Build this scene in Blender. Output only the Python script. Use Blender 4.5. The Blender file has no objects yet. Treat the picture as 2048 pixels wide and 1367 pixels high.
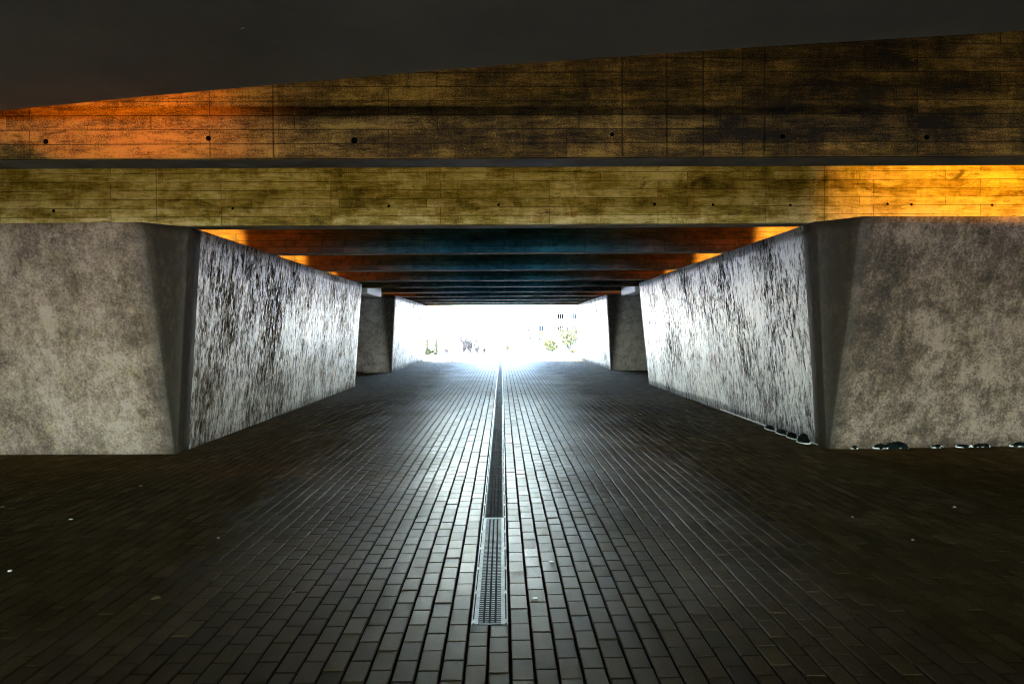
import bpy, bmesh, math, random
import numpy as np
from mathutils import Vector, Matrix, noise

# ------------------------------------------------------------------ camera, world, sun, exposure
sc = bpy.context.scene
col = sc.collection
CAM_H = 1.54
F_PX = 1415.0
cam_d = bpy.data.cameras.new('camera')
cam_d.sensor_width = 36.0
cam_d.lens = F_PX / 2048 * 36
cam_d.clip_start = 0.05
cam_d.clip_end = 4000
cam = bpy.data.objects.new('camera', cam_d)
col.objects.link(cam)
yaw = math.atan(20.0 / F_PX)
pit = math.atan(22.5 / F_PX)
roll = math.radians(0.4)
fw = Vector((math.sin(yaw) * math.cos(pit), math.cos(yaw) * math.cos(pit), -math.sin(pit)))
rt = fw.cross(Vector((0, 0, 1))).normalized()
up = rt.cross(fw)
up2 = up * math.cos(roll) + rt * math.sin(roll)
rt2 = fw.cross(up2)
cam.matrix_world = Matrix(((rt2.x, up2.x, -fw.x, 0), (rt2.y, up2.y, -fw.y, 0), (rt2.z, up2.z, -fw.z, CAM_H), (0, 0, 0, 1)))
sc.camera = cam

SUN_EL = math.radians(60)
SUN_AZ = math.radians(345)        # clockwise from +Y: the sun stands beyond the far opening, to the left
w = bpy.data.worlds.new('World')
sc.world = w
w.use_nodes = True
wn = w.node_tree
sky = wn.nodes.new('ShaderNodeTexSky')
sky.sky_type = 'NISHITA'
sky.sun_disc = False
sky.sun_elevation = SUN_EL
sky.sun_rotation = SUN_AZ
sky.dust_density = 0.3
sky.ozone_density = 3.0
bgn = wn.nodes['Background']
bgn.inputs['Strength'].default_value = 0.15
wn.links.new(sky.outputs[0], bgn.inputs['Color'])

sun_d = bpy.data.lights.new('sun', 'SUN')
sun_d.energy = 2.0
sun_d.angle = math.radians(0.5)
sun_d.color = (1.0, 0.95, 0.88)
sun = bpy.data.objects.new('sun', sun_d)
col.objects.link(sun)
sdir = Vector((math.sin(SUN_AZ) * math.cos(SUN_EL), math.cos(SUN_AZ) * math.cos(SUN_EL), math.sin(SUN_EL)))
sun.rotation_euler = sdir.to_track_quat('Z', 'Y').to_euler()

sc.view_settings.view_transform = 'Standard'
sc.view_settings.look = 'None'
sc.view_settings.gamma = 1.0
sc.view_settings.exposure = 5.65
sc.cycles.diffuse_bounces = 6
sc.cycles.max_bounces = 12
sc.cycles.filter_width = 1.1
sc.cycles.caustics_reflective = False
sc.cycles.caustics_refractive = False

R = random.Random(7)

# ------------------------------------------------------------------ helpers
def tag(o, label=None, cat=None, group=None, kind=None):
    if label: o['label'] = label
    if cat: o['category'] = cat
    if group: o['group'] = group
    if kind: o['kind'] = kind
    return o

def empty(name, loc, label, cat, group=None):
    o = bpy.data.objects.new(name, None)
    col.objects.link(o)
    o.location = loc
    o.empty_display_size = 0.2
    return tag(o, label, cat, group)

def mesh_obj(name, verts, faces, mat, parent=None, smooth=False, loc=None):
    me = bpy.data.meshes.new(name)
    me.from_pydata([tuple(v) for v in verts], [], [tuple(f) for f in faces])
    me.update()
    for m in (mat if isinstance(mat, list) else [mat]):
        me.materials.append(m)
    if smooth:
        me.polygons.foreach_set('use_smooth', [True] * len(me.polygons))
    o = bpy.data.objects.new(name, me)
    col.objects.link(o)
    if parent: o.parent = parent
    if loc: o.location = loc
    return o

def bm_obj(name, bm, mat, parent=None, smooth=False, loc=None):
    me = bpy.data.meshes.new(name)
    bm.to_mesh(me); bm.free()
    for m in (mat if isinstance(mat, list) else [mat]):
        me.materials.append(m)
    if smooth:
        me.polygons.foreach_set('use_smooth', [True] * len(me.polygons))
    o = bpy.data.objects.new(name, me)
    col.objects.link(o)
    if parent: o.parent = parent
    if loc: o.location = loc
    return o

def bm_box(bm, x0, x1, y0, y1, z0, z1, bev=0.0):
    vs = [bm.verts.new(p) for p in [(x0,y0,z0),(x1,y0,z0),(x1,y1,z0),(x0,y1,z0),(x0,y0,z1),(x1,y0,z1),(x1,y1,z1),(x0,y1,z1)]]
    fs = [bm.faces.new([vs[i] for i in q]) for q in [(3,2,1,0),(4,5,6,7),(0,1,5,4),(1,2,6,5),(2,3,7,6),(3,0,4,7)]]
    if bev > 0:
        es = set(e for f in fs for e in f.edges)
        bmesh.ops.bevel(bm, geom=list(es), offset=bev, segments=2, affect='EDGES')

def bm_tube(bm, pts, rads, seg=8):
    rings = []
    n = len(pts)
    for i, p in enumerate(pts):
        p = Vector(p)
        d = (Vector(pts[min(i+1, n-1)]) - Vector(pts[max(i-1, 0)])).normalized()
        a = d.cross(Vector((0, 0, 1)))
        if a.length < 1e-3: a = Vector((1, 0, 0))
        a.normalize(); b = d.cross(a)
        rr = rads[i] if isinstance(rads, (list, tuple)) else rads
        rings.append([bm.verts.new(p + (a*math.cos(t) + b*math.sin(t))*rr) for t in [2*math.pi*k/seg for k in range(seg)]])
    for i in range(n-1):
        for k in range(seg):
            bm.faces.new([rings[i][k], rings[i][(k+1)%seg], rings[i+1][(k+1)%seg], rings[i+1][k]])
    bm.faces.new(rings[0][::-1]); bm.faces.new(rings[-1])

def lump(name, loc, r, mat, seed, parent=None):
    bm = bmesh.new()
    bmesh.ops.create_icosphere(bm, subdivisions=4, radius=1)
    for v in bm.verts:
        n = noise.noise(v.co*1.6 + Vector((seed*3.1, seed, 0)))*0.35 + noise.noise(v.co*5 + Vector((seed, 0, seed)))*0.22 + noise.noise(v.co*12 + Vector((seed, 0, seed)))*0.10
        v.co = v.co*(1+n)
        v.co.x *= r[0]; v.co.y *= r[1]; v.co.z = max(v.co.z*r[2], -r[2]*0.35) + r[2]*0.35
    return bm_obj(name, bm, mat, parent, smooth=True, loc=loc)

# ------------------------------------------------------------------ node material helpers
class NT:
    def __init__(s, name):
        s.m = bpy.data.materials.new(name); s.m.use_nodes = True
        s.t = s.m.node_tree; s.b = s.t.nodes['Principled BSDF']
    def n(s, typ, **kw):
        x = s.t.nodes.new(typ)
        for k, v in kw.items():
            if k.startswith('i_'): x.inputs[k[2:].replace('_', ' ')].default_value = v
            else: setattr(x, k, v)
        return x
    def l(s, a, b): s.t.links.new(a, b)
    def coord(s, kind='Object', scale=(1,1,1), loc=(0,0,0)):
        tc = s.n('ShaderNodeTexCoord'); mp = s.n('ShaderNodeMapping')
        mp.inputs['Scale'].default_value = scale; mp.inputs['Location'].default_value = loc
        s.l(tc.outputs[kind], mp.inputs['Vector']); return mp.outputs['Vector']
    def noise(s, vec, scale, detail=6, rough=0.6, dist=0.0):
        x = s.n('ShaderNodeTexNoise'); x.inputs['Scale'].default_value = scale
        x.inputs['Detail'].default_value = detail; x.inputs['Roughness'].default_value = rough
        x.inputs['Distortion'].default_value = dist
        s.l(vec, x.inputs['Vector']); return x.outputs['Fac']
    def ramp(s, fac, stops, interp='LINEAR'):
        x = s.n('ShaderNodeValToRGB'); x.color_ramp.interpolation = interp
        e = x.color_ramp.elements
        while len(e) < len(stops): e.new(0.5)
        for k, (p, c) in enumerate(stops):
            e[k].position = p; e[k].color = (c if len(c) == 4 else (*c, 1)) if isinstance(c, tuple) else (c, c, c, 1)
        s.l(fac, x.inputs['Fac']); return x.outputs['Color']
    def mix(s, a, b, fac, mode='MIX'):
        x = s.n('ShaderNodeMix', data_type='RGBA', blend_type=mode)
        for sock, v in ((x.inputs[6], a), (x.inputs[7], b), (x.inputs[0], fac)):
            if hasattr(v, 'links'): s.l(v, sock)
            else: sock.default_value = v if not isinstance(v, tuple) or len(v) == 4 else (*v, 1)
        return x.outputs[2]
    def math(s, op, a, b=None, c=None):
        x = s.n('ShaderNodeMath', operation=op)
        for k, v in enumerate((a, b, c)):
            if v is None: continue
            if hasattr(v, 'links'): s.l(v, x.inputs[k])
            else: x.inputs[k].default_value = v
        return x.outputs[0]
    def bump(s, h, strength=0.5, dist=0.01, prev=None):
        x = s.n('ShaderNodeBump'); x.inputs['Strength'].default_value = strength; x.inputs['Distance'].default_value = dist
        s.l(h, x.inputs['Height'])
        if prev is not None: s.l(prev, x.inputs['Normal'])
        return x.outputs['Normal']
    def out(s, color=None, rough=None, normal=None, metal=None, spec=None):
        for k, v in (('Base Color', color), ('Roughness', rough), ('Normal', normal), ('Metallic', metal), ('Specular IOR Level', spec)):
            if v is None: continue
            if hasattr(v, 'links'): s.l(v, s.b.inputs[k])
            else: s.b.inputs[k].default_value = (*v, 1) if isinstance(v, tuple) else v
        return s.m

def plain(name, c, rough=0.6, metal=0.0, var=0.25, scale=8, bump=0.2, spec=0.5):
    t = NT(name); v = t.coord()
    n = t.noise(v, scale)
    cc = t.ramp(n, [(0.3, tuple(x*(1-var) for x in c)), (0.7, tuple(min(1, x*(1+var)) for x in c))])
    return t.out(cc, rough, t.bump(t.noise(v, scale*6), bump, 0.003), metal, spec)

def m_streaked(name, dark, mid, light, bias=0.0, spec=0.6):
    """trowelled concrete face with vertical run-down streaks"""
    t = NT(name)
    v1 = t.coord(scale=(1, 1, 0.34))
    v0 = t.coord()
    s1 = t.noise(v1, 13, 8, 0.66, 0.5)
    s2 = t.noise(v1, 42, 5, 0.7, 0.2)
    big = t.noise(t.coord(scale=(1, 1, 0.7)), 1.1, 3, 0.55)
    fine = t.noise(v0, 70, 4, 0.7)
    def cc(x, k, w_): return t.math('MULTIPLY', t.math('SUBTRACT', x, 0.5), k*w_)
    f = t.math('ADD', cc(s1, 4.0, 0.5), cc(s2, 4.0, 0.34))
    f = t.math('ADD', f, cc(big, 3.4, 0.30))
    f = t.math('ADD', f, cc(fine, 3.5, 0.2))
    f = t.math('ADD', f, 0.5+bias)
    c = t.ramp(f, [(0.06, dark), (0.38, mid), (0.70, light), (0.96, tuple(min(0.85, x*1.15) for x in light))])
    hue = t.ramp(t.noise(v0, 2.3, 5, 0.65), [(0.35, (1.0, 0.92, 0.84)), (0.55, (1, 1, 1)), (0.72, (0.90, 0.97, 1.0))])
    c = t.mix(c, hue, 1.0, 'MULTIPLY')
    nb = t.bump(s2, 0.55, 0.02); nb = t.bump(s1, 0.5, 0.04, nb); nb = t.bump(fine, 0.25, 0.004, nb)
    ro = t.ramp(f, [(0.25, 0.85), (0.6, 0.42)])
    return t.out(c, ro, nb, spec=t.ramp(f, [(0.3, 0.02), (0.62, spec)]))

def m_mottled(name, dark, mid, light, bias=0.0):
    t = NT(name)
    v0 = t.coord(); v1 = t.coord(scale=(1, 1, 0.35))
    st = t.n('ShaderNodeAttribute'); st.attribute_name = 'corner_shade'
    a = t.noise(v0, 3.6, 12, 0.76, 0.15)
    b = t.noise(v1, 1.1, 4, 0.6)
    d = t.noise(v1, 14, 6, 0.7)
    gr = t.noise(v0, 34, 8, 0.85)
    def cc(x, k): return t.math('MULTIPLY', t.math('SUBTRACT', x, 0.5), k)
    f = t.math('ADD', cc(a, 1.7), cc(b, 0.9))
    f = t.math('ADD', f, cc(d, 0.7)); f = t.math('ADD', f, cc(gr, 2.0))
    f = t.math('ADD', f, 0.5+bias)
    c = t.ramp(f, [(0.18, dark), (0.48, mid), (0.80, light)])
    hue = t.ramp(t.noise(v0, 5.0, 6, 0.7), [(0.36, (0.97, 0.90, 0.70)), (0.5, (1, 0.94, 0.87)), (0.66, (1.0, 0.87, 0.84))])
    c = t.mix(c, hue, 1.0, 'MULTIPLY')
    # fine scratches
    vo = t.n('ShaderNodeTexVoronoi', feature='DISTANCE_TO_EDGE'); vo.inputs['Scale'].default_value = 6
    dv = t.n('ShaderNodeVectorMath', operation='ADD'); nn = t.n('ShaderNodeTexNoise'); nn.inputs['Scale'].default_value = 4; nn.inputs['Detail'].default_value = 6
    t.l(v0, nn.inputs['Vector']); t.l(v0, dv.inputs[0]); t.l(nn.outputs['Color'], dv.inputs[1]); t.l(dv.outputs[0], vo.inputs['Vector'])
    sc_ = t.ramp(vo.outputs['Distance'], [(0.0, 1.0), (0.012, 0.0)])
    c = t.mix(c, tuple(min(0.8, x*1.2) for x in light), t.math('MULTIPLY', sc_, 0.25))
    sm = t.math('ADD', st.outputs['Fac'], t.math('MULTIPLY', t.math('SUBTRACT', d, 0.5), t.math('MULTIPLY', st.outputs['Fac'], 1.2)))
    c = t.mix(c, (0.020, 0.017, 0.010), t.math('MINIMUM', t.math('MAXIMUM', sm, 0.0), 1.0))  # near-black mixed in as the shade of the pier's near corner
    nb = t.bump(a, 0.35, 0.03); nb = t.bump(d, 0.3, 0.006, nb)
    return t.out(c, 0.6, nb)

def m_board(name, dark, mid, light, panels, joints, seed=0.0, board=0.107, contrast=1.3, sides=None):
    """board-marked concrete: boards run along X, stacked in Z; panels = [(x, tone)], joints = [x]"""
    t = NT(name)
    tc = t.n('ShaderNodeTexCoord'); sp = t.n('ShaderNodeSeparateXYZ'); t.l(tc.outputs['Object'], sp.inputs[0])
    X, Y, Z = sp.outputs
    cb = t.n('ShaderNodeCombineXYZ')
    t.l(t.math('ADD', X, 50.0 + seed), cb.inputs[0]); t.l(t.math('ADD', t.math('ADD', Z, 20.0), t.math('MULTIPLY', Y, 0.35)), cb.inputs[1])
    br = t.n('ShaderNodeTexBrick'); br.offset = 0.37; br.offset_frequency = 1; br.squash = 0.8; br.squash_frequency = 3
    t.l(cb.outputs[0], br.inputs['Vector'])
    br.inputs['Color1'].default_value = (0, 0, 0, 1); br.inputs['Color2'].default_value = (1, 1, 1, 1); br.inputs['Mortar'].default_value = (0.5, 0.5, 0.5, 1)
    br.inputs['Scale'].default_value = 1.0; br.inputs['Brick Width'].default_value = 1.35; br.inputs['Row Height'].default_value = board
    br.inputs['Mortar Size'].default_value = 0.0032; br.inputs['Mortar Smooth'].default_value = 0.35; br.inputs['Bias'].default_value = 0.0
    v0 = t.coord(); vg = t.coord(scale=(0.10, 1, 1)); vv = t.coord(scale=(1, 1, 0.3))
    grain = t.noise(vg, 42, 8, 0.75)
    blot = t.noise(v0, 2.2, 8, 0.7, 0.6)
    smear = t.noise(t.coord(scale=(0.25, 1, 1), loc=(seed, 0, 0)), 5, 8, 0.72, 0.4)
    drips = t.noise(vv, 22, 5, 0.7)
    fine = t.noise(v0, 90, 3, 0.7)
    f = t.math('MULTIPLY', br.outputs['Color'], 0.12*contrast)
    for s_, w_ in ((grain, 0.24), (blot, 0.26), (smear, 0.36), (drips, 0.10), (fine, 0.30)):
        f = t.math('ADD', f, t.math('MULTIPLY', t.math('SUBTRACT', s_, 0.5), w_*2.6*contrast))
    f = t.math('ADD', f, 0.44)
    if panels:
        x0, x1 = -9.0, 9.0
        pr = t.ramp(t.math('DIVIDE', t.math('SUBTRACT', X, x0), x1-x0), [((p-x0)/(x1-x0), tn*0.5) for p, tn in panels], 'CONSTANT')
        f = t.math('ADD', f, t.math('SUBTRACT', t.math('MULTIPLY', pr, 1.0), 0.25))
    c = t.ramp(f, [(0.20, dark), (0.48, mid), (0.76, light)])
    hue = t.ramp(t.noise(v0, 3.5, 6, 0.7), [(0.36, (0.95, 1.0, 0.72)), (0.5, (1, 1, 1)), (0.66, (1.0, 0.88, 0.86))])
    c = t.mix(c, hue, 0.8, 'MULTIPLY')
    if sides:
        sx = t.math('MULTIPLY', t.math('SUBTRACT', t.math('ADD', t.math('ABSOLUTE', X), t.math('MULTIPLY', t.math('SUBTRACT', smear, 0.5), 2.0)), 1.0), 0.45)  # tint towards the beam ends paints in warm lamp glow
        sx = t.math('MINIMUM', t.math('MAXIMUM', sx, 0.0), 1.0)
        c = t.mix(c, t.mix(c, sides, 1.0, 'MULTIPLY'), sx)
    line = br.outputs['Fac']
    for j in joints:
        d = t.math('ABSOLUTE', t.math('SUBTRACT', X, j))
        jl = t.ramp(d, [(0.0, 0.9), (0.002, 0.8), (0.007, 0.0)])
        line = t.math('MAXIMUM', line, jl)
    c = t.mix(c, tuple(x*0.3 for x in dark), t.math('MULTIPLY', line, t.math('ADD', 0.35, t.math('MULTIPLY', blot, 0.9))))
    spk = t.ramp(t.noise(t.coord(scale=(1, 1, 0.6), loc=(seed, 3, 1)), 38, 4, 0.8, 1.5), [(0.66, 0.0), (0.72, 1.0)])
    c = t.mix(c, tuple(min(0.8, x*1.5) for x in light), t.math('MULTIPLY', spk, 0.55))
    c = t.mix(c, dark, t.ramp(t.noise(t.coord(scale=(0.3, 1, 1), loc=(seed, 9, 4)), 9, 8, 0.78, 0.6), [(0.56, 0.0), (0.66, 0.85)]))
    h = t.math('SUBTRACT', t.math('MULTIPLY', br.outputs['Color'], 0.5), t.math('MULTIPLY', line, 1.6))
    nb = t.bump(h, 0.8, 0.005); nb = t.bump(grain, 0.5, 0.004, nb); nb = t.bump(fine, 0.25, 0.002, nb)
    return t.out(c, t.ramp(grain, [(0.3, 0.55), (0.7, 0.8)]), nb, spec=0.12)

def m_paver():
    t = NT('concrete_pavers')
    v = t.coord()
    at = t.n('ShaderNodeAttribute'); at.attribute_name = 'tone'
    tone = at.outputs['Fac']
    n1 = t.noise(v, 0.55, 5, 0.6); n2 = t.noise(v, 9, 6, 0.7); n3 = t.noise(v, 170, 3, 0.8)
    n4 = t.noise(v, 75, 4, 0.85)
    f = t.math('ADD', t.math('MULTIPLY', tone, 0.20), t.math('MULTIPLY', n1, 0.40))
    f = t.math('ADD', f, t.math('MULTIPLY', n2, 0.10)); f = t.math('ADD', f, t.math('MULTIPLY', n4, 0.50))
    c = t.ramp(f, [(0.35, (0.016, 0.010, 0.003)), (0.6, (0.055, 0.037, 0.012)), (0.85, (0.13, 0.092, 0.038))])
    # gloss mask paints sheen along the drain, cuts glare towards far opening and sides
    sp = t.n('ShaderNodeSeparateXYZ'); t.l(t.n('ShaderNodeTexCoord').outputs['Object'], sp.inputs[0])
    ax = t.math('ABSOLUTE', t.math('ADD', sp.outputs[0], 0.08))
    patch = t.noise(t.coord(scale=(1, 0.6, 1)), 0.9, 4, 0.6)
    e = t.math('ADD', t.math('MULTIPLY', t.math('SUBTRACT', ax, 0.7), -0.58), t.math('MULTIPLY', t.math('SUBTRACT', patch, 0.5), 1.5))
    sheen_mask = t.math('MINIMUM', t.math('MAXIMUM', t.math('ADD', e, 0.95), 0.0), 1.0)
    near_ = t.math('MINIMUM', t.math('MAXIMUM', t.math('MULTIPLY', t.math('SUBTRACT', sp.outputs[1], 2.0), 0.42), 0.35), 1.0)  # painted sheen fades towards the near edge
    sheen_mask = t.math('MULTIPLY', sheen_mask, near_)
    yy = t.math('ADD', sp.outputs[1], t.math('MULTIPLY', t.math('SUBTRACT', patch, 0.5), 6.0))
    glare_cut = t.math('MINIMUM', t.math('MAXIMUM', t.math('MULTIPLY', t.math('SUBTRACT', yy, 7.5), 0.10), 0.0), 1.0)
    rw = t.math('ADD', t.math('MULTIPLY', n2, 0.14), t.math('MULTIPLY', tone, 0.16))
    rw = t.math('ADD', rw, 0.28)
    rw = t.math('ADD', rw, t.math('MULTIPLY', t.math('SUBTRACT', n4, 0.5), 0.9))
    rw = t.math('ADD', rw, t.math('MULTIPLY', glare_cut, 0.25))
    ro = t.math('ADD', t.math('MULTIPLY', rw, sheen_mask), t.math('MULTIPLY', t.math('SUBTRACT', 1.0, sheen_mask), 0.88))
    nb = t.bump(n3, 0.35, 0.002); nb = t.bump(n4, 0.35, 0.004, nb); nb = t.bump(n2, 0.25, 0.006, nb)
    t.l(t.math('MULTIPLY', t.math('MULTIPLY', sheen_mask, 0.5), t.math('SUBTRACT', 1.0, glare_cut)), t.b.inputs['Coat Weight'])
    t.b.inputs['Coat Roughness'].default_value = 0.40; t.b.inputs['Coat IOR'].default_value = 1.4
    t.l(nb, t.b.inputs['Coat Normal'])
    return t.out(c, ro, nb, spec=t.math('ADD', t.math('MULTIPLY', sheen_mask, 0.45), 0.03))

M = {}
M['streak'] = m_streaked('trowelled_concrete_streaked', (0.040, 0.032, 0.020), (0.24, 0.215, 0.175), (0.70, 0.69, 0.67))
M['streak_cool'] = m_streaked('trowelled_concrete_cool', (0.028, 0.026, 0.024), (0.14, 0.145, 0.15), (0.35, 0.375, 0.40), 0.04)
M['streak_pale'] = m_streaked('trowelled_concrete_pale', (0.042, 0.041, 0.040), (0.060, 0.059, 0.058), (0.095, 0.097, 0.10), 0.0, 0.15)
M['mottle_l'] = m_mottled('trowelled_concrete_warm', (0.060, 0.045, 0.030), (0.19, 0.158, 0.125), (0.38, 0.335, 0.295))
M['mottle_r'] = m_mottled('trowelled_concrete_brown', (0.016, 0.011, 0.006), (0.095, 0.073, 0.050), (0.29, 0.245, 0.205))
M['mottle_far'] = m_mottled('trowelled_concrete_grey', (0.16, 0.17, 0.18), (0.38, 0.41, 0.43), (0.60, 0.65, 0.68))
M['corner'] = m_streaked('corner_shade_concrete', (0.010, 0.009, 0.006), (0.030, 0.026, 0.018), (0.09, 0.08, 0.06), -0.02)  # dark tones painted for the shade on the pier corner
M['paver'] = m_paver()
M['bed'] = plain('jointing_sand', (0.012, 0.011, 0.010), 0.95, var=0.4, scale=30, spec=0.05)
M['slab'] = plain('smooth_concrete_soffit', (0.52, 0.46, 0.34), 0.75, var=0.3, scale=0.5, bump=0.3)
M['soffit'] = plain('bounce_lit_soffit', (0.34, 0.285, 0.15), 0.8, var=0.3, scale=3)  # colour lightened to paint in light bounced up from the floor
M['deck'] = plain('rough_concrete', (0.16, 0.15, 0.13), 0.85, var=0.3, scale=2)
M['asphalt'] = plain('dry_asphalt', (0.16, 0.15, 0.14), 0.9, var=0.2, scale=3)
M['plaza'] = plain('pale_paving', (0.42, 0.44, 0.46), 0.85, var=0.12, scale=1.5)
M['galv'] = plain('galvanised_steel', (0.46, 0.49, 0.50), 0.36, 0.85, var=0.25, scale=20, bump=0.25)
M['bar'] = plain('dull_steel_bars', (0.22, 0.25, 0.26), 0.4, 0.7, var=0.3, scale=30)
M['iron'] = plain('dark_cast_iron', (0.05, 0.06, 0.06), 0.7, 0.3, var=0.5, scale=9, bump=0.5, spec=0.2)
M['trough'] = plain('drain_trough', (0.01, 0.01, 0.01), 0.8)
M['hole'] = plain('dark_hole', (0.002, 0.002, 0.001), 0.9, spec=0.0)
M['rim'] = plain('pale_hole_rim', (0.30, 0.28, 0.22), 0.7)
M['moss'] = plain('dark_moss', (0.003, 0.006, 0.005), 0.9, var=0.5, scale=30, bump=0.8, spec=0.1)
M['crust'] = plain('white_crust_and_halo', (0.75, 0.76, 0.74), 0.6, var=0.15, scale=30)
M['black_plastic'] = plain('black_plastic', (0.02, 0.02, 0.02), 0.5)
M['facade'] = plain('white_render', (0.14, 0.14, 0.137), 0.85, var=0.04, scale=0.3)
M['facade2'] = plain('cream_render', (0.14, 0.14, 0.137), 0.85, var=0.04, scale=0.3)
M['glass_dark'] = plain('dark_window_glass', (0.002, 0.0015, 0.002), 0.5, var=0.3, scale=1, spec=0.03)
M['glass_mid'] = plain('grey_window_glass', (0.008, 0.009, 0.010), 0.5, var=0.2, scale=1, spec=0.05)
M['blind'] = plain('pink_blind', (0.14, 0.09, 0.10), 0.7)
M['awning'] = plain('yellow_awning', (0.09, 0.07, 0.01), 0.8)
M['winframe'] = plain('pale_window_frame', (0.3, 0.3, 0.3), 0.5, var=0.03)
M['rooftile'] = plain('pale_roof_edge', (0.6, 0.57, 0.55), 0.8)
M['redpaint'] = plain('red_paint', (0.20, 0.04, 0.07), 0.5)
M['bark'] = plain('brown_bark', (0.10, 0.075, 0.065), 0.9, var=0.3, scale=10)
M['leaf_yellow'] = plain('yellow_green_leaves', (0.08, 0.075, 0.01), 0.6, var=0.4, scale=3)
M['leaf_brown'] = plain('brown_twigs', (0.075, 0.060, 0.042), 0.8, var=0.4, scale=3)
M['leaf_pale'] = plain('pale_olive_leaves', (0.17, 0.155, 0.05), 0.7, var=0.4, scale=3)
M['leaf_acid'] = plain('acid_green_ivy', (0.05, 0.05, 0.004), 0.6, var=0.5, scale=4)
M['postwood'] = plain('weathered_post', (0.035, 0.035, 0.012), 0.8)
M['pole'] = plain('white_pole_paint', (0.8, 0.8, 0.8), 0.4, var=0.03)
M['grass'] = plain('dry_grass', (0.18, 0.17, 0.09), 0.9, var=0.3, scale=2)
M['leaf_litter'] = plain('dry_leaf', (0.35, 0.27, 0.08), 0.7)
M['paperbit'] = plain('white_paper', (0.8, 0.8, 0.78), 0.6, var=0.05)
M['pebble'] = plain('pale_pebble', (0.5, 0.47, 0.4), 0.7)

# ------------------------------------------------------------------ ground, plaza, pavement
def ground_z(x, y):
    t = min(1, max(0, (y-53)/25)); t = t*t*(3-2*t)
    return -0.06 - 3.2*t
xs = sorted(set([-1500, -700, -300, -120, -60] + list(range(-30, 31, 3)) + [60, 120, 300, 700, 1500]))
ys = sorted(set([-1500, -600, -200, -80, -30, -10, 0, 10, 20, 30, 40, 50] + [53 + k*2.5 for k in range(11)] + [85, 100, 130, 200, 350, 700, 1600]))
vs = [(x, y, ground_z(x, y) + (0.0 if y < 55 else 0.25*noise.noise(Vector((x*.05, y*.05, 0))))) for y in ys for x in xs]
nx = len(xs)
fs = [(j*nx+i, j*nx+i+1, (j+1)*nx+i+1, (j+1)*nx+i) for j in range(len(ys)-1) for i in range(nx-1)]
tag(mesh_obj('ground', vs, fs, M['plaza'], smooth=True), 'pale open ground around and beyond the underpass', kind='structure')
bm = bmesh.new(); bm_box(bm, -60, 60, 37.6, 50, -0.10, -0.004)
tag(bm_obj('plaza', bm, M['plaza']), 'bright sunlit paved square beyond the far opening', kind='structure')
bm = bmesh.new(); bm_box(bm, -60, 60, 50.01, 50.2, -0.2, 0.06, 0.01)
tag(bm_obj('kerb', bm, M['facade2']), 'pale kerb at the far edge of the square', kind='structure')
bm = bmesh.new(); bm_box(bm, -60, 60, -60, -4.0, -0.08, -0.01)
tag(bm_obj('road', bm, M['asphalt']), 'open paved ground behind the underpass', kind='structure')
bm = bmesh.new(); bm_box(bm, -12.5, 12.5, -4.0, 37.6, -0.055, -0.010)
tag(bm_obj('paving_bed', bm, M['bed']), 'dark sand in the joints under the pavers', kind='structure')

PW, PL = 0.1085, 0.2
DX0, DX1 = -0.182, 0.029          # drain edges
DY0 = 3.70
def in_pier(x, y):
    return abs(x) > 4.35 and (9.35 < y < 19.7 or 26.9 < y < 37.4)
V = []; Fc = []; T = []
rng = np.random.RandomState(3)
GAP = 0.0048
def add_paver(x0, x1, y0, y1):
    g = 0.004
    x0 += 0.0065; x1 -= 0.0065; y0 += g; y1 -= g
    if y1-y0 < 0.02: return
    dz = rng.normal(0, 0.0006); tx = rng.normal(0, 0.003); ty = rng.normal(0, 0.007)
    cx, cy = (x0+x1)/2, (y0+y1)/2
    cx_j = rng.normal(0, 0.0007); x0 += cx_j; x1 += cx_j
    cy_j = rng.normal(0, 0.0012); y0 += cy_j; y1 += cy_j
    b = len(V); ch = 0.0035
    def zz(x, y): return dz + (x-cx)*tx + (y-cy)*ty
    for (xa, xb, ya, yb, dd) in ((x0+ch, x1-ch, y0+ch, y1-ch, 0), (x0, x1, y0, y1, -0.005), (x0, x1, y0, y1, -0.03)):
        for x, y in ((xa, ya), (xb, ya), (xb, yb), (xa, yb)):
            V.append((x, y, zz(x, y)+dd))
    Fc.append((b, b+1, b+2, b+3))
    for k in range(4):
        j = (k+1) % 4
        Fc.append((b+4+k, b+4+j, b+j, b+k)); Fc.append((b+8+k, b+8+j, b+4+j, b+4+k))
    T.extend([float(np.clip(rng.normal(0.5, 0.22), 0, 1))]*9)
def column(xa, ya, ye, off):
    y = ya - off
    while y < ye:
        y0 = max(y, ya); y1 = min(y+PL, ye)
        cx, cy = xa+PW/2, (y0+y1)/2
        if not in_pier(cx, cy): add_paver(xa, xa+PW, y0, y1)
        y += PL
X_LIM = 9.2
k = 0
while DX1 + k*PW < X_LIM:
    column(DX1+k*PW, -0.5, 37.6, (k % 2)*0.1 + 0.03*((k*7) % 3)*0 + rng.uniform(-.006, .006)); k += 1
k = 1
while DX0 - k*PW > -X_LIM:
    column(DX0-k*PW, -0.5, 37.6, ((k+1) % 2)*0.1 + rng.uniform(-.006, .006)); k += 1
# the two columns in line with the drain, in front of its end; cut pieces against the frame
hw = (DX1-DX0)/2
PWs = PW; PW = hw
column(DX0, -0.5, 3.60, 0.06); column(DX0+hw, -0.5, 3.54, 0.13)
add_paver(DX0, DX0+hw, 3.60, 3.695); add_paver(DX0+hw, DX1, 3.54, 3.695)
PW = PWs
me = bpy.data.meshes.new('pavement'); me.from_pydata(V, [], Fc); me.update()
a = me.attributes.new('tone', 'FLOAT', 'FACE'); a.data.foreach_set('value', T)
me.materials.append(M['paver'])
pv = bpy.data.objects.new('pavement', me); col.objects.link(pv)
tag(pv, 'dark rectangular concrete pavers laid in staggered rows through the underpass', kind='structure')

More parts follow.
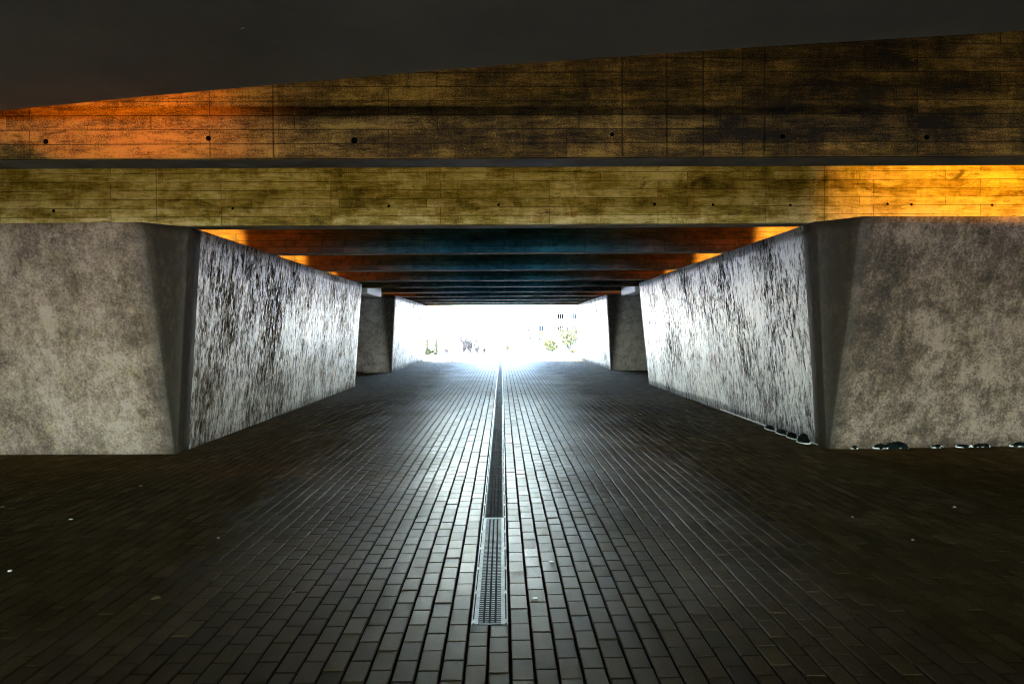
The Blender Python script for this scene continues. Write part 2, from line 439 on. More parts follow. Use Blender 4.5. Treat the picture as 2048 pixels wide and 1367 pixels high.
# ------------------------------------------------------------------ slot drain
dr = empty('channel_drain', ((DX0+DX1)/2, DY0, 0), 'long narrow metal slot drain running down the middle of the pavers', 'drain')
hwid = (DX1-DX0)/2
L = 37.6-DY0
bm = bmesh.new()
bm_box(bm, -hwid+0.004, hwid-0.004, 0, L, -0.0095, -0.0085)
bm_box(bm, -hwid+0.004, -hwid+0.008, 0, L, -0.0085, -0.003)
bm_box(bm, hwid-0.008, hwid-0.004, 0, L, -0.0085, -0.003)
bm_obj('trough', bm, M['trough'], dr)
for s in (-1, 1):
    bm = bmesh.new()
    a0, a1 = sorted((s*(hwid-0.0085), s*(hwid-0.0150)))
    bm_box(bm, a0, a1, 0.002, L, -0.008, -0.0005, 0.001)
    bm_obj('edge_rail', bm, M['galv'], dr)
gl = 1.06
gi = 0
y = 0.004
while y < L-0.2:
    near = gi < 1
    gl = 2.12 if near else 1.06
    bm = bmesh.new()
    e = min(y+gl-0.006, L)
    zt = 0.0015
    W1 = hwid-0.022          # outer edge of flange
    W0 = W1-0.022            # inner edge of flange
    bm_box(bm, -W1, -W0, y, e, -0.002, zt, 0.0008)
    bm_box(bm, W0, W1, y, e, -0.006, zt, 0.0008)
    bm_box(bm, -W0, W0, e-0.018, e, -0.006, zt-0.0003)
    bm_box(bm, -W0, W0, y, y+0.006, -0.006, zt-0.0003)
    pitch = 0.0285
    yy = y+0.02
    while yy < e-0.03:
        bw = 0.0115 if near else 0.015
        for q in range(4):
            g = 2*W0/4
            xa = -W0+q*g+(0.0055 if q else 0); xb = -W0+(q+1)*g-(0.0055 if q < 3 else 0)
            bm_box(bm, xa, xb, yy, yy+bw, -0.0012, zt-0.001)
        yy += pitch
    gr = bm_obj('grate', bm, [M['galv'], M['bar']] if near else M['iron'], dr)
    if near:
        for p_ in gr.data.polygons:
            p_.material_index = 1 if abs(p_.center.x) < W0-0.0005 else 0
    gr['label'] = 'bright galvanised slotted grate' if near else 'dark slotted iron grate'
    y += gl; gi += 1
# light flanges continue alongside the dark grates
for s in (-1, 1):
    bm = bmesh.new()
    a0, a1 = sorted((s*(hwid-0.024), s*(hwid-0.033)))
    bm_box(bm, a0, a1, 2.13, 11.0, 0.0018, 0.0028)
    bm_obj('side_strip', bm, M['bar'], dr)
    yy = 0.02
    n = 0
    while yy < L and n < 45:
        bm = bmesh.new()
        a0, a1 = sorted((s*(hwid-0.010), s*(hwid-0.026)))
        bm_box(bm, a0, a1, yy, yy+0.022, -0.004, 0.0065, 0.0015)
        bm_box(bm, (a0+a1)/2-0.003, (a0+a1)/2+0.003, yy+0.022, yy+0.034, -0.004, 0.005, 0.001)
        bm_obj('clip', bm, M['galv'], dr)
        yy += 0.42 if yy < 8 else 1.06; n += 1

# ------------------------------------------------------------------ piers
def make_pier(name, side, yb, yt, eb, et, label, mats, sweep=0.10):
    """inverted frustum; inner face, rounded near corner whose radius grows upward, front face. yb/yt near edge at base/top."""
    XO = 12.0; H = 2.85; NZ = 16
    xb, xt = 4.16, 3.84
    rings = []
    kinds = []
    for j in range(NZ+1):
        t = j/NZ
        xi = xb+(xt-xb)*t; y0 = yb+(yt-yb)*t; y1 = eb+(et-eb)*t
        r = 0.02+0.38*t
        ring = []
        ring.append((XO, y1))
        ring.append((xi+0.04, y1)); ring.append((xi+0.012, y1-0.012)); ring.append((xi, y1-0.04))
        NI = 34
        for k in range(1, NI):
            ring.append((xi, y1-0.04+(y0+r-(y1-0.04))*k/NI))
        for k in range(0, 13):
            a_ = math.pi/2*k/12
            u_ = k/12; fl = 0.16*r*math.sin(math.pi*u_)**0.8*(1-0.35*u_)
            ring.append((xi+r*(1-math.cos(a_))*0.5+r*u_*0.5+fl, y0+r*(1-math.sin(a_))*0.35+r*(1-u_)*0.65+fl))
        NF = 24
        xs_ = xi+r
        for k in range(1, NF+1):
            x_ = xs_+(XO-xs_)*(k/NF)**1.4
            ring.append((x_, y0+sweep*(x_-xs_)/3.0))
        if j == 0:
            corner_shade = []
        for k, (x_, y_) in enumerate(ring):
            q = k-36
            corner_shade.append(0.0 if q < 0 else (0.96 if q <= 10 else (0.96-0.1*(q-10) if q <= 12 else max(0.0, 0.75-(x_-xi-r)*3.6))))  # painted shade: full round the near corner, fading along the front
        pts = []
        for (x_, y_) in ring:
            d = 0.012*noise.noise(Vector((x_*0.9*side, y_*0.9, H*t*0.9)))
            pts.append(((x_+(d if y_ > y0+r else 0))*side, y_+(0 if y_ > y0+r else d), -0.05 if j == 0 else H*t))
        rings.append(pts)
    n = len(rings[0])
    vs = [p for r_ in rings for p in r_]
    fs = []; mi = []
    for j in range(NZ):
        for k in range(n):
            a_, b_ = j*n+k, j*n+(k+1) % n
            q = (a_, b_, b_+n, a_+n)
            fs.append(q if side < 0 else q[::-1])
            mi.append(0 if k < 3+33 else 1)
    fs.append(tuple(range(n)) if side > 0 else tuple(range(n))[::-1]); mi.append(1)
    tp = tuple(NZ*n+k for k in range(n)); fs.append(tp[::-1] if side > 0 else tp); mi.append(1)
    o = mesh_obj(name, vs, fs, mats)
    o.data.polygons.foreach_set('material_index', mi)
    at_ = o.data.attributes.new('corner_shade', 'FLOAT', 'POINT'); at_.data.foreach_set('value', corner_shade)
    bm = bmesh.new(); bm.from_mesh(o.data); bmesh.ops.recalc_face_normals(bm, faces=bm.faces); bm.to_mesh(o.data); bm.free()
    o.data.polygons.foreach_set('use_smooth', [True]*(len(o.data.polygons)-2)+[False]*2)
    return tag(o, label, 'bridge pier', 'concrete piers lining the passage')
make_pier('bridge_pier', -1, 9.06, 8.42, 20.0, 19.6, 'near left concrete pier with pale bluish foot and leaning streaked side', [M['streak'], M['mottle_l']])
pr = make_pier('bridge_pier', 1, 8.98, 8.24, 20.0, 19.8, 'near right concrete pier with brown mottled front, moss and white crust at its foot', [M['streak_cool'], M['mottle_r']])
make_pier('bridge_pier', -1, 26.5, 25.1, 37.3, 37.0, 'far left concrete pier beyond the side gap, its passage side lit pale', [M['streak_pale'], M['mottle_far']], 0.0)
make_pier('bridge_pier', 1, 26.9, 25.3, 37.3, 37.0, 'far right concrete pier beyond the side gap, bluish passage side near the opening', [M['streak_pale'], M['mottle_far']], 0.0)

# white crust bead along the foot of the near right pier (a part of it)
bm = bmesh.new()
pts = []; rad = []
y = 13.4
while y > 9.2:
    pts.append((4.155, y, 0.012+0.02*abs(noise.noise(Vector((0, y*3.1, 1)))))); rad.append(0.010+0.012*abs(noise.noise(Vector((y*4, 1, 0)))))
    y -= 0.08
bm_tube(bm, pts, rad, 6)
x = 4.42; pts = []; rad = []
while x < 7.8:
    pts.append((x, 9.0+0.10*(x-4.26)/3-0.004, 0.008+0.016*abs(noise.noise(Vector((x*5, 0, 3)))))); rad.append(0.007+0.014*abs(noise.noise(Vector((x*3.3, 7, 0)))))
    x += 0.05
bm_tube(bm, pts, rad, 6)
bm_obj('lime_crust', bm, M['crust'], pr, smooth=True)

# moss clumps at its foot
moss = [(4.09, 10.75, .035, .16, .045, 'thin moss strip along the side foot of the near right pier'),
        (4.09, 10.30, .04, .14, .05, 'small moss clump midway along the row beside the right pier'),
        (4.08, 9.90, .04, .13, .055, 'dark green moss clump second from the corner of the right pier'),
        (4.07, 9.50, .06, .12, .085, 'roundest green moss clump by the corner of the right pier'),
        (4.50, 8.96, .035, .025, .03, 'tiny moss tuft nearest the corner on the right pier front'),
        (4.83, 8.96, .07, .03, .045, 'small dark moss clump touching the largest one at the right pier'),
        (5.04, 8.96, .13, .04, .062, 'largest black moss clump at the front foot of the right pier'),
        (5.58, 8.98, .06, .03, .028, 'flat little moss clump right of the largest one'),
        (5.92, 8.99, .07, .03, .030, 'flat moss clump in the middle of the right pier front'),
        (6.16, 9.00, .10, .03, .036, 'brownish moss clump near the right edge of the picture'),
        (6.68, 9.02, .10, .03, .036, 'rightmost dark moss clump at the edge of the picture')]
for i, (x, y, a_, b_, c_, lb) in enumerate(moss):
    o = lump('moss_clump', (x, y, 0.0), (a_, b_, c_), M['moss'], i+1)
    tag(o, lb, 'moss', 'moss clumps at the foot of the right pier')
    # pale rim added as the bright halo around each clump
    bm = bmesh.new(); ps = []
    for k in range(25):
        an = 2*math.pi*k/24
        ps.append((math.cos(an)*a_*1.22, math.sin(an)*b_*1.2+(0 if b_ > .1 else b_*0.6), 0.006+(c_*1.0 if (math.sin(an) > 0 and b_ < .1) else 0)*max(0, math.sin(an))))
    bm_tube(bm, ps, 0.009, 6)
    bm_obj('halo_rim', bm, M['crust'], o, smooth=True)
o = lump('rag', (-5.3, 26.0, 0), (0.22, 0.16, 0.06), M['black_plastic'], 31)
tag(o, 'small black rag lying at the foot of the far left pier', 'rag')

# ------------------------------------------------------------------ deck, near slab, crossbeams
dk = empty('bridge_deck', (0, 16, 3.85), 'dark concrete deck spanning above all the crossbeams', 'bridge deck')
bm = bmesh.new(); bm_box(bm, -13, 13, -36, 21.8, 0, 0.35, 0.02); bm_obj('deck_slab', bm, M['deck'], dk)
for yy in (-36, 21.55):
    bm = bmesh.new(); bm_box(bm, -13, 13, yy, yy+0.25, 0.352, 1.4, 0.02); bm_obj('parapet', bm, M['deck'], dk)

edge = [(-5.2, 5.33), (-4.14, 5.30), (-3.59, 5.15), (-2.46, 4.86), (-1.45, 4.62), (-0.62, 4.43), (0.07, 4.28), (1.43, 4.03), (2.83, 3.81), (3.44, 3.73), (5.2, 3.50), (8.0, 3.3), (12.0, 3.1)]
poly = [(-12.0, 5.33)] + edge
bot = poly + [(12.0, -19.8), (-12.0, -19.8)]
n = len(bot)
vs = [(x, y, 3.14) for x, y in bot] + [(x, y, 3.26) for x, y in bot]
fs = [tuple(range(n))[::-1] if True else None, tuple(range(n, 2*n))] + [(k, (k+1) % n, (k+1) % n+n, k+n) for k in range(n)]
ns = mesh_obj('overhead_slab', vs, fs, M['slab'])
bm = bmesh.new(); bm.from_mesh(ns.data); bmesh.ops.recalc_face_normals(bm, faces=bm.faces); bm.to_mesh(ns.data); bm.free()
tag(ns, 'smooth dark grey slab right overhead with a long slanting front edge', 'ceiling slab')
bm = bmesh.new(); bm_tube(bm, [(0, 0, 0), (0.02, 0.008, -0.002), (0.042, 0.02, 0)], [0.0008, 0.0022, 0.0006], 5)
o = bm_obj('paint_fleck', bm, M['paperbit'], ns, loc=(-1.37, 3.78, 3.139)); o.rotation_euler = (0, 0, -1.1)

OL = dict(dark=(0.030, 0.025, 0.006), mid=(0.13, 0.112, 0.035), light=(0.34, 0.31, 0.17))
m1 = m_board('board_marked_brown_concrete', (0.010, 0.005, 0.001), (0.10, 0.052, 0.008), (0.36, 0.20, 0.04),
             [(-9, 0.64), (-1.72, 0.44), (-0.4, 0.32), (0.93, 0.22), (1.28, 0.14), (1.56, 0.20), (2.02, 0.16)], [-1.72, 0.93, 1.27, 1.55, 2.02], 3.0)
m2 = m_board('board_marked_olive_concrete', (0.055, 0.042, 0.004), (0.37, 0.275, 0.045), (0.82, 0.70, 0.32),
             [(-9, 0.62), (-4.24, 0.44), (-1.2, 0.50), (0.2, 0.54), (2.1, 0.50), (4.04, 0.66)], [-4.24, 4.04], 11.0, board=0.107)
m3 = m_board('board_marked_dark_concrete', (0.006, 0.034, 0.046), (0.015, 0.13, 0.18), (0.04, 0.26, 0.33), [(-9, 0.5), (-3, 0.46), (0.4, 0.52), (3.1, 0.48)], [-3.0, 0.4, 3.1], 21.0, sides=(3.6, 0.33, 0.11))  # teal mid-span and brown ends paint cool bounce and lamp glow

beamY = [5.41, 8.80, 11.92, 15.28, 18.42, 21.10, 23.95, 26.90, 29.95, 33.05, 36.25]
desc = ['nearest crossbeam, tall and dark brown, glowing orange at its left end',
        'second crossbeam, olive and board marked, glowing yellow orange at its right end',
        'third crossbeam, dark, with orange light at both ends above the near piers',
        'fourth crossbeam, dark teal with short orange ends and a pale screw in the middle',
        'fifth crossbeam, last one crossing above the near piers, small orange corners',
        'sixth crossbeam, over the near edge of the side gap, no orange light on its face',
        'seventh crossbeam, over the middle of the side gap',
        'eighth crossbeam, above the front of the far piers',
        'ninth crossbeam, third from the far opening',
        'tenth crossbeam, second from the far opening',
        'farthest crossbeam, thin lintel line over the bright opening']
holes = {0: [(-3.43, 2.99, 1), (-2.21, 3.01, 1), (-1.11, 2.99, 1.2), (0.85, 3.03, .8), (2.16, 3.01, 1), (3.27, 3.00, 1)],
         1: [(-5.5, 3.05, 1), (-3.31, 3.07, .9), (-1.39, 3.09, .9), (-0.03, 3.10, .9), (1.91, 3.10, 1), (2.64, 3.09, .9), (3.61, 3.08, .9), (4.83, 3.09, .8), (5.13, 3.08, .8), (6.15, 3.07, .8)]}
for i, y in enumerate(beamY):
    bm = bmesh.new()
    bm_box(bm, -12, 12, 0, 0.30, 0, 0.999, 0.012)
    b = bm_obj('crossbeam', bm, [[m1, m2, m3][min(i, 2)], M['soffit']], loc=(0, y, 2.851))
    for p_ in b.data.polygons:
        if p_.normal.z < -0.9: p_.material_index = 1  # undersides get the colour with painted floor bounce
    tag(b, desc[i], 'concrete beam', 'crossbeams carrying the deck')
    for (hx, hz, s) in holes.get(i, []):
        bm = bmesh.new()
        r = 0.016*s
        for k in range(20):
            pass
        outer, inner, back = [], [], []
        for k in range(20):
            a_ = 2*math.pi*k/20
            c_, s_ = math.cos(a_), math.sin(a_)
            outer.append(bm.verts.new((c_*r*1.22, -0.0005, s_*r*1.22)))
            inner.append(bm.verts.new((c_*r*1.0, -0.004, s_*r*1.0)))
            back.append(bm.verts.new((c_*r*0.82, -0.001, s_*r*0.82)))
        for k in range(20):
            j = (k+1) % 20
            bm.faces.new((outer[k], outer[j], inner[j], inner[k])); bm.faces.new((inner[k], inner[j], back[j], back[k]))
        bm.faces.new(back)
        bmesh.ops.recalc_face_normals(bm, faces=bm.faces)
        o = bm_obj('tie_hole', bm, M['hole'], b, loc=(hx, 0, hz-2.851))
    if i in (2, 3, 4):
        for px in ([0.07] if i < 4 else [-0.2, 1.5, -2.6]):
            bm = bmesh.new(); bmesh.ops.create_uvsphere(bm, u_segments=10, v_segments=6, radius=0.013)
            bm_obj('screw_cap', bm, M['paperbit'], b, loc=(px, -0.006, 0.35))
# short girders along the side gap between the near and far piers
for s, lb in ((-1, 'pale girder running along the left side gap under the crossbeams'), (1, 'pale girder running along the right side gap under the crossbeams')):
    bm = bmesh.new()
    x0, x1 = sorted((s*4.05, s*4.5))
    bm_box(bm, x0, x1, 21.42, 23.93, 0, 0.9, 0.02)
    tag(bm_obj('side_girder', bm, M['crust'], loc=(0, 0, 2.70)), lb, 'girder')

# side walls closing the passage outside the piers
for s, lb in ((-1, 'concrete side wall behind the left piers, closing the side gap'), (1, 'concrete side wall behind the right piers, closing the side gap')):
    bm = bmesh.new()
    x0, x1 = sorted((s*12.05, s*12.4))
    bm_box(bm, x0, x1, -19.9, 37.3, -0.05, 3.845)
    tag(bm_obj('side_wall', bm, M['mottle_far']), lb, 'wall')

# ------------------------------------------------------------------ warm lamps hidden in the bays over the piers
def bay_lamp(x, y, z, tgt, power, half, blend, label, c=(1.0, 0.27, 0.015), unseen_tray=None, spread=0):
    e_ = empty('bay_lamp', (x, y, z), label, 'lamp', 'orange lamps above the piers')
    d = (Vector(tgt)-Vector((x, y, z))).normalized()
    q = d.to_track_quat('-Z', 'Y')
    bm = bmesh.new()
    bmesh.ops.create_cone(bm, cap_ends=False, segments=20, radius1=0.045, radius2=0.03, depth=0.08)
    h = bm_obj('housing', bm, M['black_plastic'], e_, loc=(0, 0, 0)); h.rotation_euler = q.to_euler()
    if unseen_tray:
        bm = bmesh.new(); bm_box(bm, -unseen_tray[0], unseen_tray[0], -0.1, unseen_tray[1], -0.32, -0.30, 0.003)
        bm_obj('unseen_shield_tray', bm, M['black_plastic'], e_)  # tray added to keep lamp spill off the pier front
    ld = bpy.data.lights.new('lamp_glow', 'SPOT'); ld.energy = power; ld.color = c
    ld.spot_size = 2*half; ld.spot_blend = blend; ld.shadow_soft_size = 0.03
    lo = bpy.data.objects.new('lamp_glow', ld); col.objects.link(lo)
    lo.parent = e_; lo.rotation_euler = q.to_euler(); lo.location = d*0.045
    if spread:
        l2 = bpy.data.lights.new('side_glow', 'SPOT'); l2.energy = spread; l2.color = (1.0, 0.24, 0.03)
        l2.spot_size = math.radians(150); l2.spot_blend = 1.0; l2.shadow_soft_size = 0.03
        o2 = bpy.data.objects.new('side_glow', l2); col.objects.link(o2)
        o2.parent = e_; o2.rotation_euler = Vector((0, 1, -0.05)).to_track_quat('-Z', 'Y').to_euler(); o2.location = (0, 0.06, 0)
bay_lamp(-2.7, 4.50, 3.76, (-3.0, 5.41, 3.1), 1.9, math.radians(70), 0.9, 'lamp in the cavity over the overhead slab, lighting the nearest beam', (1.0, 0.30, 0.018))
bay_lamp(6.3, 6.3, 3.70, (6.5, 8.8, 3.15), 11.0, math.radians(50), 0.3, 'lamp lighting the right end of the second beam', unseen_tray=(1.3, 0.70), c=(1.0, 0.40, 0.014))
for i in (2, 3, 4):
    for s in (-1, 1):
        yl = beamY[i-1]+0.42
        bay_lamp(s*4.7, yl, 3.30, (s*5.5, beamY[i], 3.05), 93.50, math.radians(27), 0.35,
                 'lamp above the %s side lighting the %s beam' % ('left' if s < 0 else 'right', {2: 'third', 3: 'fourth', 4: 'fifth'}[i]), c=(1.0, 0.42, 0.05), spread=2.8)
for x_, w_ in ((-5.2, 'farthest left'), (-2.6, 'left of the middle'), (0.2, 'in the middle'), (2.9, 'right of the middle')):
    bay_lamp(x_, 5.98, 3.62, (x_, 8.8, 3.1), 0.85, math.radians(74), 0.8, 'dim yellowish lamp behind the nearest beam, %s' % w_, c=(1.0, 0.80, 0.42))
for s in (-1, 1):
    bay_lamp(s*5.2, 25.9, 3.3, (s*5.0, 26.9, 3.0), 3.30, math.radians(60), 0.5, 'lamp on the far %s pier lighting the eighth beam' % ('left' if s < 0 else 'right'))

# ------------------------------------------------------------------ litter
def leaf(loc, size, mat, label, cat='leaf', name='dry_leaf', rz=0.0):
    bm = bmesh.new()
    N = 7; top = []; 
    for k in range(N+1):
        u = k/N; wv = math.sin(math.pi*u)**0.8*0.38*size
        zc = 0.004+0.10*size*math.sin(u*2.4)
        top.append((bm.verts.new(((u-.5)*size, -wv, zc+0.12*wv)), bm.verts.new(((u-.5)*size, 0, zc)), bm.verts.new(((u-.5)*size, wv, zc+0.25*wv))))
    for k in range(N):
        for j in range(2):
            try: bm.faces.new((top[k][j], top[k+1][j], top[k+1][j+1], top[k][j+1]))
            except ValueError: pass
    bmesh.ops.solidify(bm, geom=bm.faces[:], thickness=0.0012)
    o = bm_obj(name, bm, mat, loc=loc); o.rotation_euler = (0, 0, rz)
    return tag(o, label, cat, 'litter on the pavers')
leaf((-4.44, 6.30, 0.002), 0.06, M['leaf_litter'], 'yellowish leaf at the left edge of the pavement', rz=.3)
leaf((-3.63, 7.13, 0.002), 0.05, M['leaf_litter'], 'small brown leaf on the left pavers near the left pier', rz=1.1)
leaf((-2.01, 4.09, 0.002), 0.06, M['leaf_litter'], 'dull curled leaf on the dark left pavers', rz=.2)
leaf((-1.24, 4.17, 0.002), 0.035, M['leaf_litter'], 'pale curled leaf left of the drain', rz=.8)
def bit(loc, r, mat, label, name, cat, seed, rz=0.0):
    o = lump(name, loc, r, mat, seed); o.rotation_euler = (0, 0, rz)
    return tag(o, label, cat, 'litter on the pavers')
bit((0.18, 4.05, 0), (.017, .006, .004), M['paperbit'], 'white cigarette end right of the drain, nearer one', 'cigarette_end', 'cigarette end', 40, .3)
bit((0.32, 4.69, 0), (.020, .006, .004), M['paperbit'], 'white cigarette end right of the drain, farther one', 'cigarette_end', 'cigarette end', 41, -.2)
bit((-3.21, 4.62, 0), (.013, .012, .008), M['paperbit'], 'bright white crumb on the far left dark pavers', 'paper_crumb', 'litter', 42)
bit((-3.59, 5.90, 0), (.016, .010, .006), M['paperbit'], 'white crumb farther back on the left pavers', 'paper_crumb', 'litter', 43)
bit((-2.14, 5.32, 0), (.010, .010, .007), M['pebble'], 'tiny pebble midway between left pier and drain', 'pebble', 'pebble', 44)
bit((3.87, 5.99, 0), (.012, .010, .008), M['pebble'], 'tiny pebble on the right pavers, farthest right', 'pebble', 'pebble', 45)
bit((2.97, 5.07, 0), (.010, .009, .008), M['pebble'], 'tiny pebble on the right pavers, nearest the camera of its pair', 'pebble', 'pebble', 46)
bit((2.85, 5.71, 0), (.009, .009, .007), M['pebble'], 'tiny pebble on the right pavers, left of the others', 'pebble', 'pebble', 47)

# ------------------------------------------------------------------ beyond the opening
def px2x(px, Y): return (px-1004)*Y/F_PX
def px2z(py, Y, px=1080): return CAM_H-(py-(661-(px-1004)*0.007))*Y/F_PX

def building(name, label, cat, Y, x0, x1, ztop, depth, mat, wins):
    cx = (x0+x1)/2
    e_ = empty(name, (cx, Y, -3.3), label, cat)
    zb = 3.3
    bm = bmesh.new(); bm_box(bm, x0-cx, x1-cx, 0, depth, 0, ztop+zb); bm_obj('wall', bm, mat, e_)
    bm = bmesh.new(); bm_box(bm, x0-cx-0.25, x1-cx+0.25, -0.25, depth+.25, ztop+zb+.003, ztop+zb+.3, .03); bm_obj('roof', bm, M['rooftile'], e_)
    for (wx, wz, ww, wh, gm, cols) in wins:
        bm = bmesh.new()
        ww *= 1.15; wh *= 1.1
        a0, a1, z0, z1 = wx-cx-ww/2, wx-cx+ww/2, wz+zb-wh/2, wz+zb+wh/2
        t_ = 0.05
        bm_box(bm, a0-t_, a0, -0.06, 0.02, z0-t_, z1+t_); bm_box(bm, a1, a1+t_, -0.06, 0.02, z0-t_, z1+t_)
        bm_box(bm, a0, a1, -0.06, 0.02, z1, z1+t_); bm_box(bm, a0-.05, a1+.05, -0.10, -0.062, z0-t_, z0)
        for c_ in range(1, cols):
            xm = a0+(a1-a0)*c_/cols; bm_box(bm, xm-.03, xm+.03, -0.05, 0.0, z0, z1)
        wo = bm_obj('window', bm, M['winframe'], e_)
        bm = bmesh.new(); bm_box(bm, a0, a1, -0.012, -0.004, z0, z1); bm_obj('pane', bm, M[gm], wo)
    return e_, cx, zb
Y1 = 150.0
W_ = []
for row, py in ((0, 632), (1, 657), (2, 682)):
    for px, wpx, gm, cols in ((1108, 6, 'blind', 1), (1119.5, 7.0, 'glass_dark', 2), (1125.5, 3, 'glass_dark', 1), (1134.5, 2.6, 'glass_mid', 1), (1150, 6, 'glass_mid', 2), (1163, 6, 'glass_dark', 2)):
        W_.append((px2x(px, Y1), px2z(py, Y1, px), wpx*Y1/F_PX, 0.95, gm, cols))
building('apartment_building', 'tall white apartment block beyond the opening, with dark windows in two rows', 'building', Y1, px2x(1098, Y1), px2x(1178, Y1), 13.0, 12, M['facade'], W_)
W_ = [(px2x(1083, Y1), px2z(656, Y1), .75, .95, 'glass_mid', 2), (px2x(1057.5, Y1), px2z(658.5, Y1), .32, .32, 'glass_mid', 1),
      (px2x(1046, Y1), px2z(676, Y1), .3, .35, 'glass_mid', 1), (px2x(1062, Y1), px2z(676, Y1), .3, .4, 'glass_mid', 1),
      (px2x(1081, Y1), px2z(677, Y1), .55, .4, 'glass_mid', 2), (px2x(1095, Y1), px2z(676, Y1), .45, .35, 'glass_mid', 1)]
hs, hcx, hzb = building('white_house', 'low white house left of the apartment block, with a yellow window awning', 'building', Y1+1.0, px2x(1036, Y1), px2x(1097.5, Y1), px2z(633, Y1), 9, M['facade2'], W_)
bm = bmesh.new(); ax = px2x(1083, Y1)-hcx; az = px2z(665, Y1)+hzb
bm_box(bm, ax-.55, ax+.5, -.45, -.02, az-.35, az+.3, .05); bm_obj('awning', bm, M['awning'], hs)
ch = bmesh.new(); cx_ = px2x(1040, Y1)-hcx; cz = px2z(633, Y1)+hzb+.3
bm_box(ch, cx_-.11, cx_+.11, 1.0, 1.3, cz, cz+1.4, .02); bm_obj('chimney', ch, M['redpaint'], hs)

def plant(name, label, cat, group, px, Y, zb, hgt, wid, leafmat, trunkmat, nl, ls, seed, lean=0.0, upright=1.0):
    rr = random.Random(seed)
    x0 = px2x(px, Y)
    e_ = empty(name, (x0, Y, zb), label, cat, group)
    bm = bmesh.new()
    tips = []
    nst = 5 + int(wid*3)
    for k in range(nst):
        a_ = rr.uniform(0, 2*math.pi); sp = rr.uniform(.2, 1)*wid/2; hh = hgt*rr.uniform(.6, 1.0)
        p = [(0, 0, 0)]
        for q in range(1, 5):
            u = q/4; p.append((math.cos(a_)*sp*u**upright+rr.uniform(-.02, .02)*hgt, math.sin(a_)*sp*u**upright, hh*u*(1-.15*u)))
        r0 = 0.018*hgt
        bm_tube(bm, p, [r0*(1-.2*q) for q in range(5)], 5)
        tips += [Vector(p[q])*(1-f)+Vector(p[q-1])*f for q in (2, 3, 4) for f in (0, .35, .7)]
        for b_ in range(4):
            q = rr.choice((2, 3)); b0 = Vector(p[q]); d = Vector((rr.gauss(0, 1), rr.gauss(0, 1), rr.uniform(.2, 1.2))).normalized()*hgt*rr.uniform(.15, .3)
            bm_tube(bm, [b0, b0+d*.5, b0+d], [r0*.4, r0*.3, r0*.1], 4); tips += [b0+d, b0+d*.6]
    bm_obj('trunk', bm, trunkmat, e_)
    vs, fs = [], []
    for k in range(int(nl*1.8)):
        c_ = rr.choice(tips)+Vector((rr.gauss(0, 1), rr.gauss(0, 1), rr.gauss(0, .8)))*hgt*0.065
        if c_.z < 0.02: c_.z = 0.03
        s_ = ls*2.2*rr.uniform(.5, 1.3)
        a_ = Vector((rr.gauss(0, 1), rr.gauss(0, 1), rr.gauss(0, 1))).normalized(); b_ = a_.cross(Vector((rr.gauss(0, 1), rr.gauss(0, 1), 1))).normalized()
        i0 = len(vs); vs += [c_-a_*s_, c_+b_*s_*.5, c_+a_*s_, c_-b_*s_*.5]; fs.append((i0, i0+1, i0+2, i0+3))
    mesh_obj('crown', vs, fs, leafmat, e_)
    return e_
G = 'shrubs beyond the far opening'
ZG = -0.05
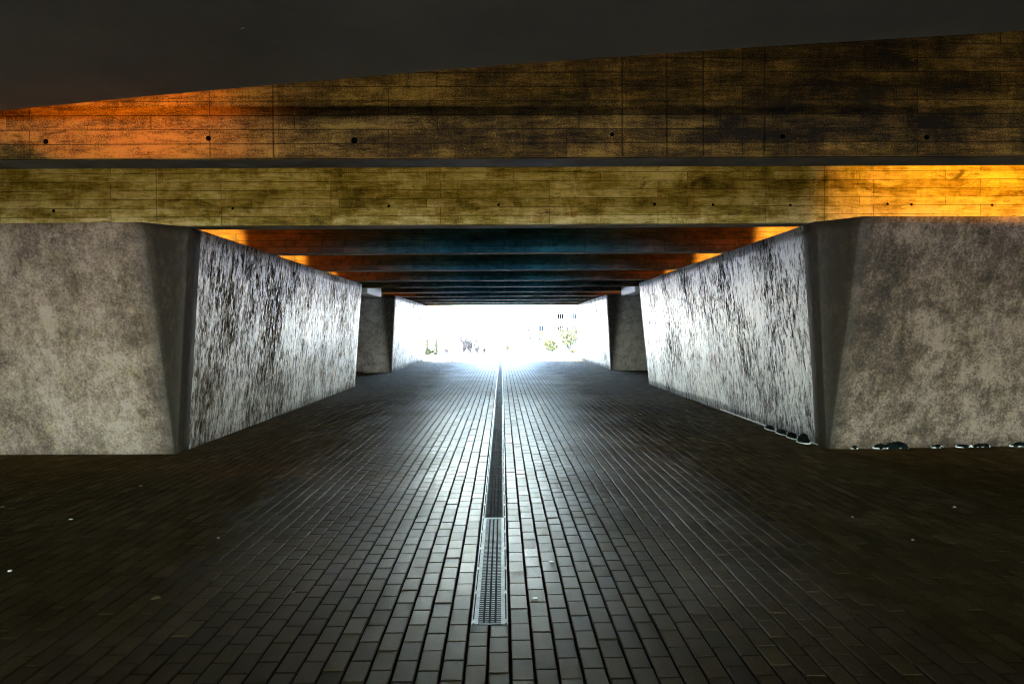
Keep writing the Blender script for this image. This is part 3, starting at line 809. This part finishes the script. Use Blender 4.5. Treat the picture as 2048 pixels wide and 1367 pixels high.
for a_ in [('shrub', 'sparse low shrub, leftmost bare one beyond the opening', 'shrub', 893, 48.3, .45, .6, 'leaf_brown', 90, .035, 1),
           ('shrub', 'thin leafless shrub left of the big brown one', 'shrub', 904, 48.0, .75, .8, 'leaf_pale', 110, .03, 2),
           ('shrub', 'biggest brown twiggy shrub behind the white pole', 'shrub', 940, 49.2, 1.35, 1.7, 'leaf_brown', 700, .04, 3),
           ('shrub', 'small brown shrub left of the biggest one, touching it', 'shrub', 928, 48.2, .75, .5, 'leaf_brown', 160, .03, 4),
           ('shrub', 'low brown shrub right of the biggest one', 'shrub', 957, 48.2, .6, .8, 'leaf_brown', 200, .03, 5),
           ('shrub', 'small dark shrub beside the drain end, left of centre', 'shrub', 969, 48.0, .5, .35, 'leaf_brown', 110, .03, 6),
           ('shrub', 'pale yellow shrub just right of the drain line', 'shrub', 1016, 48.4, .9, .8, 'leaf_pale', 110, .04, 7),
           ('shrub', 'faint small shrub under the low white house', 'shrub', 1060, 49.0, .55, .5, 'leaf_pale', 50, .04, 8),
           ('shrub', 'bushy yellow shrub in front of the apartment block', 'shrub', 1106, 48.3, 1.15, 1.5, 'leaf_pale', 620, .06, 9),
           ('shrub', 'low yellow shrub by the far right pier', 'shrub', 1146, 48.0, .35, 1.2, 'leaf_pale', 200, .04, 10),
           ('small_tree', 'pale green young tree hiding part of the apartment block', 'tree', 1138, 50.8, 2.1, 1.8, 'leaf_pale', 480, .06, 11)]:
    nm, lb, ct, px, Y, h_, w_, lm, nl, ls, sd = a_
    plant(nm, lb, ct, G, px, Y, ZG if Y > 50 else -0.004, h_, w_, M[lm], M['bark'], nl, ls, sd)
# the two ivy grown posts, the pole
for px, lb, sd in ((854.5, 'left ivy grown dark post beyond the opening', 21), (873, 'right ivy grown dark post beyond the opening', 22)):
    Y = 46.5
    e_ = empty('ivy_post', (px2x(px, Y), Y, -0.004), lb, 'post', 'ivy grown posts')
    bm = bmesh.new(); bm_box(bm, -.05, .05, -.05, .05, 0, 1.0, .008); bm_box(bm, -.065, .065, -.065, .065, 1.001, 1.03, .006)
    bm_obj('post', bm, M['postwood'], e_)
    rr = random.Random(sd); vs, fs = [], []
    for k in range(260):
        u = rr.random()**1.4; an = rr.uniform(0, 6.28); rad_ = .05+.05*rr.random()+(.10*(1-u) if u < .4 else 0)
        c_ = Vector((math.cos(an)*rad_, math.sin(an)*rad_, u*.98))
        a_ = Vector((rr.gauss(0, 1), rr.gauss(0, 1), rr.gauss(0, 1))).normalized()*.055; b_ = a_.cross(Vector((0, 1, .3))).normalized()*.035
        i0 = len(vs); vs += [c_-a_, c_+b_, c_+a_, c_-b_]; fs.append((i0, i0+1, i0+2, i0+3))
    mesh_obj('ivy', vs, fs, M['leaf_acid'], e_)
plant('ivy_shrub', 'acid green low bush growing between the two posts', 'shrub', None, 861, 46.6, -0.004, .48, .55, M['leaf_acid'], M['bark'], 420, .03, 23)
e_ = empty('white_pole', (px2x(946, 47.6), 47.6, -0.004), 'thin white pole in front of the biggest brown shrub', 'pole')
bm = bmesh.new(); bm_tube(bm, [(0, 0, 0), (0, 0, 1.25)], .035, 10); bm_obj('shaft', bm, M['pole'], e_)
bm = bmesh.new(); bm_box(bm, -.07, .07, -.07, .07, 0, .02, .005); bm_obj('foot_plate', bm, M['pole'], e_)
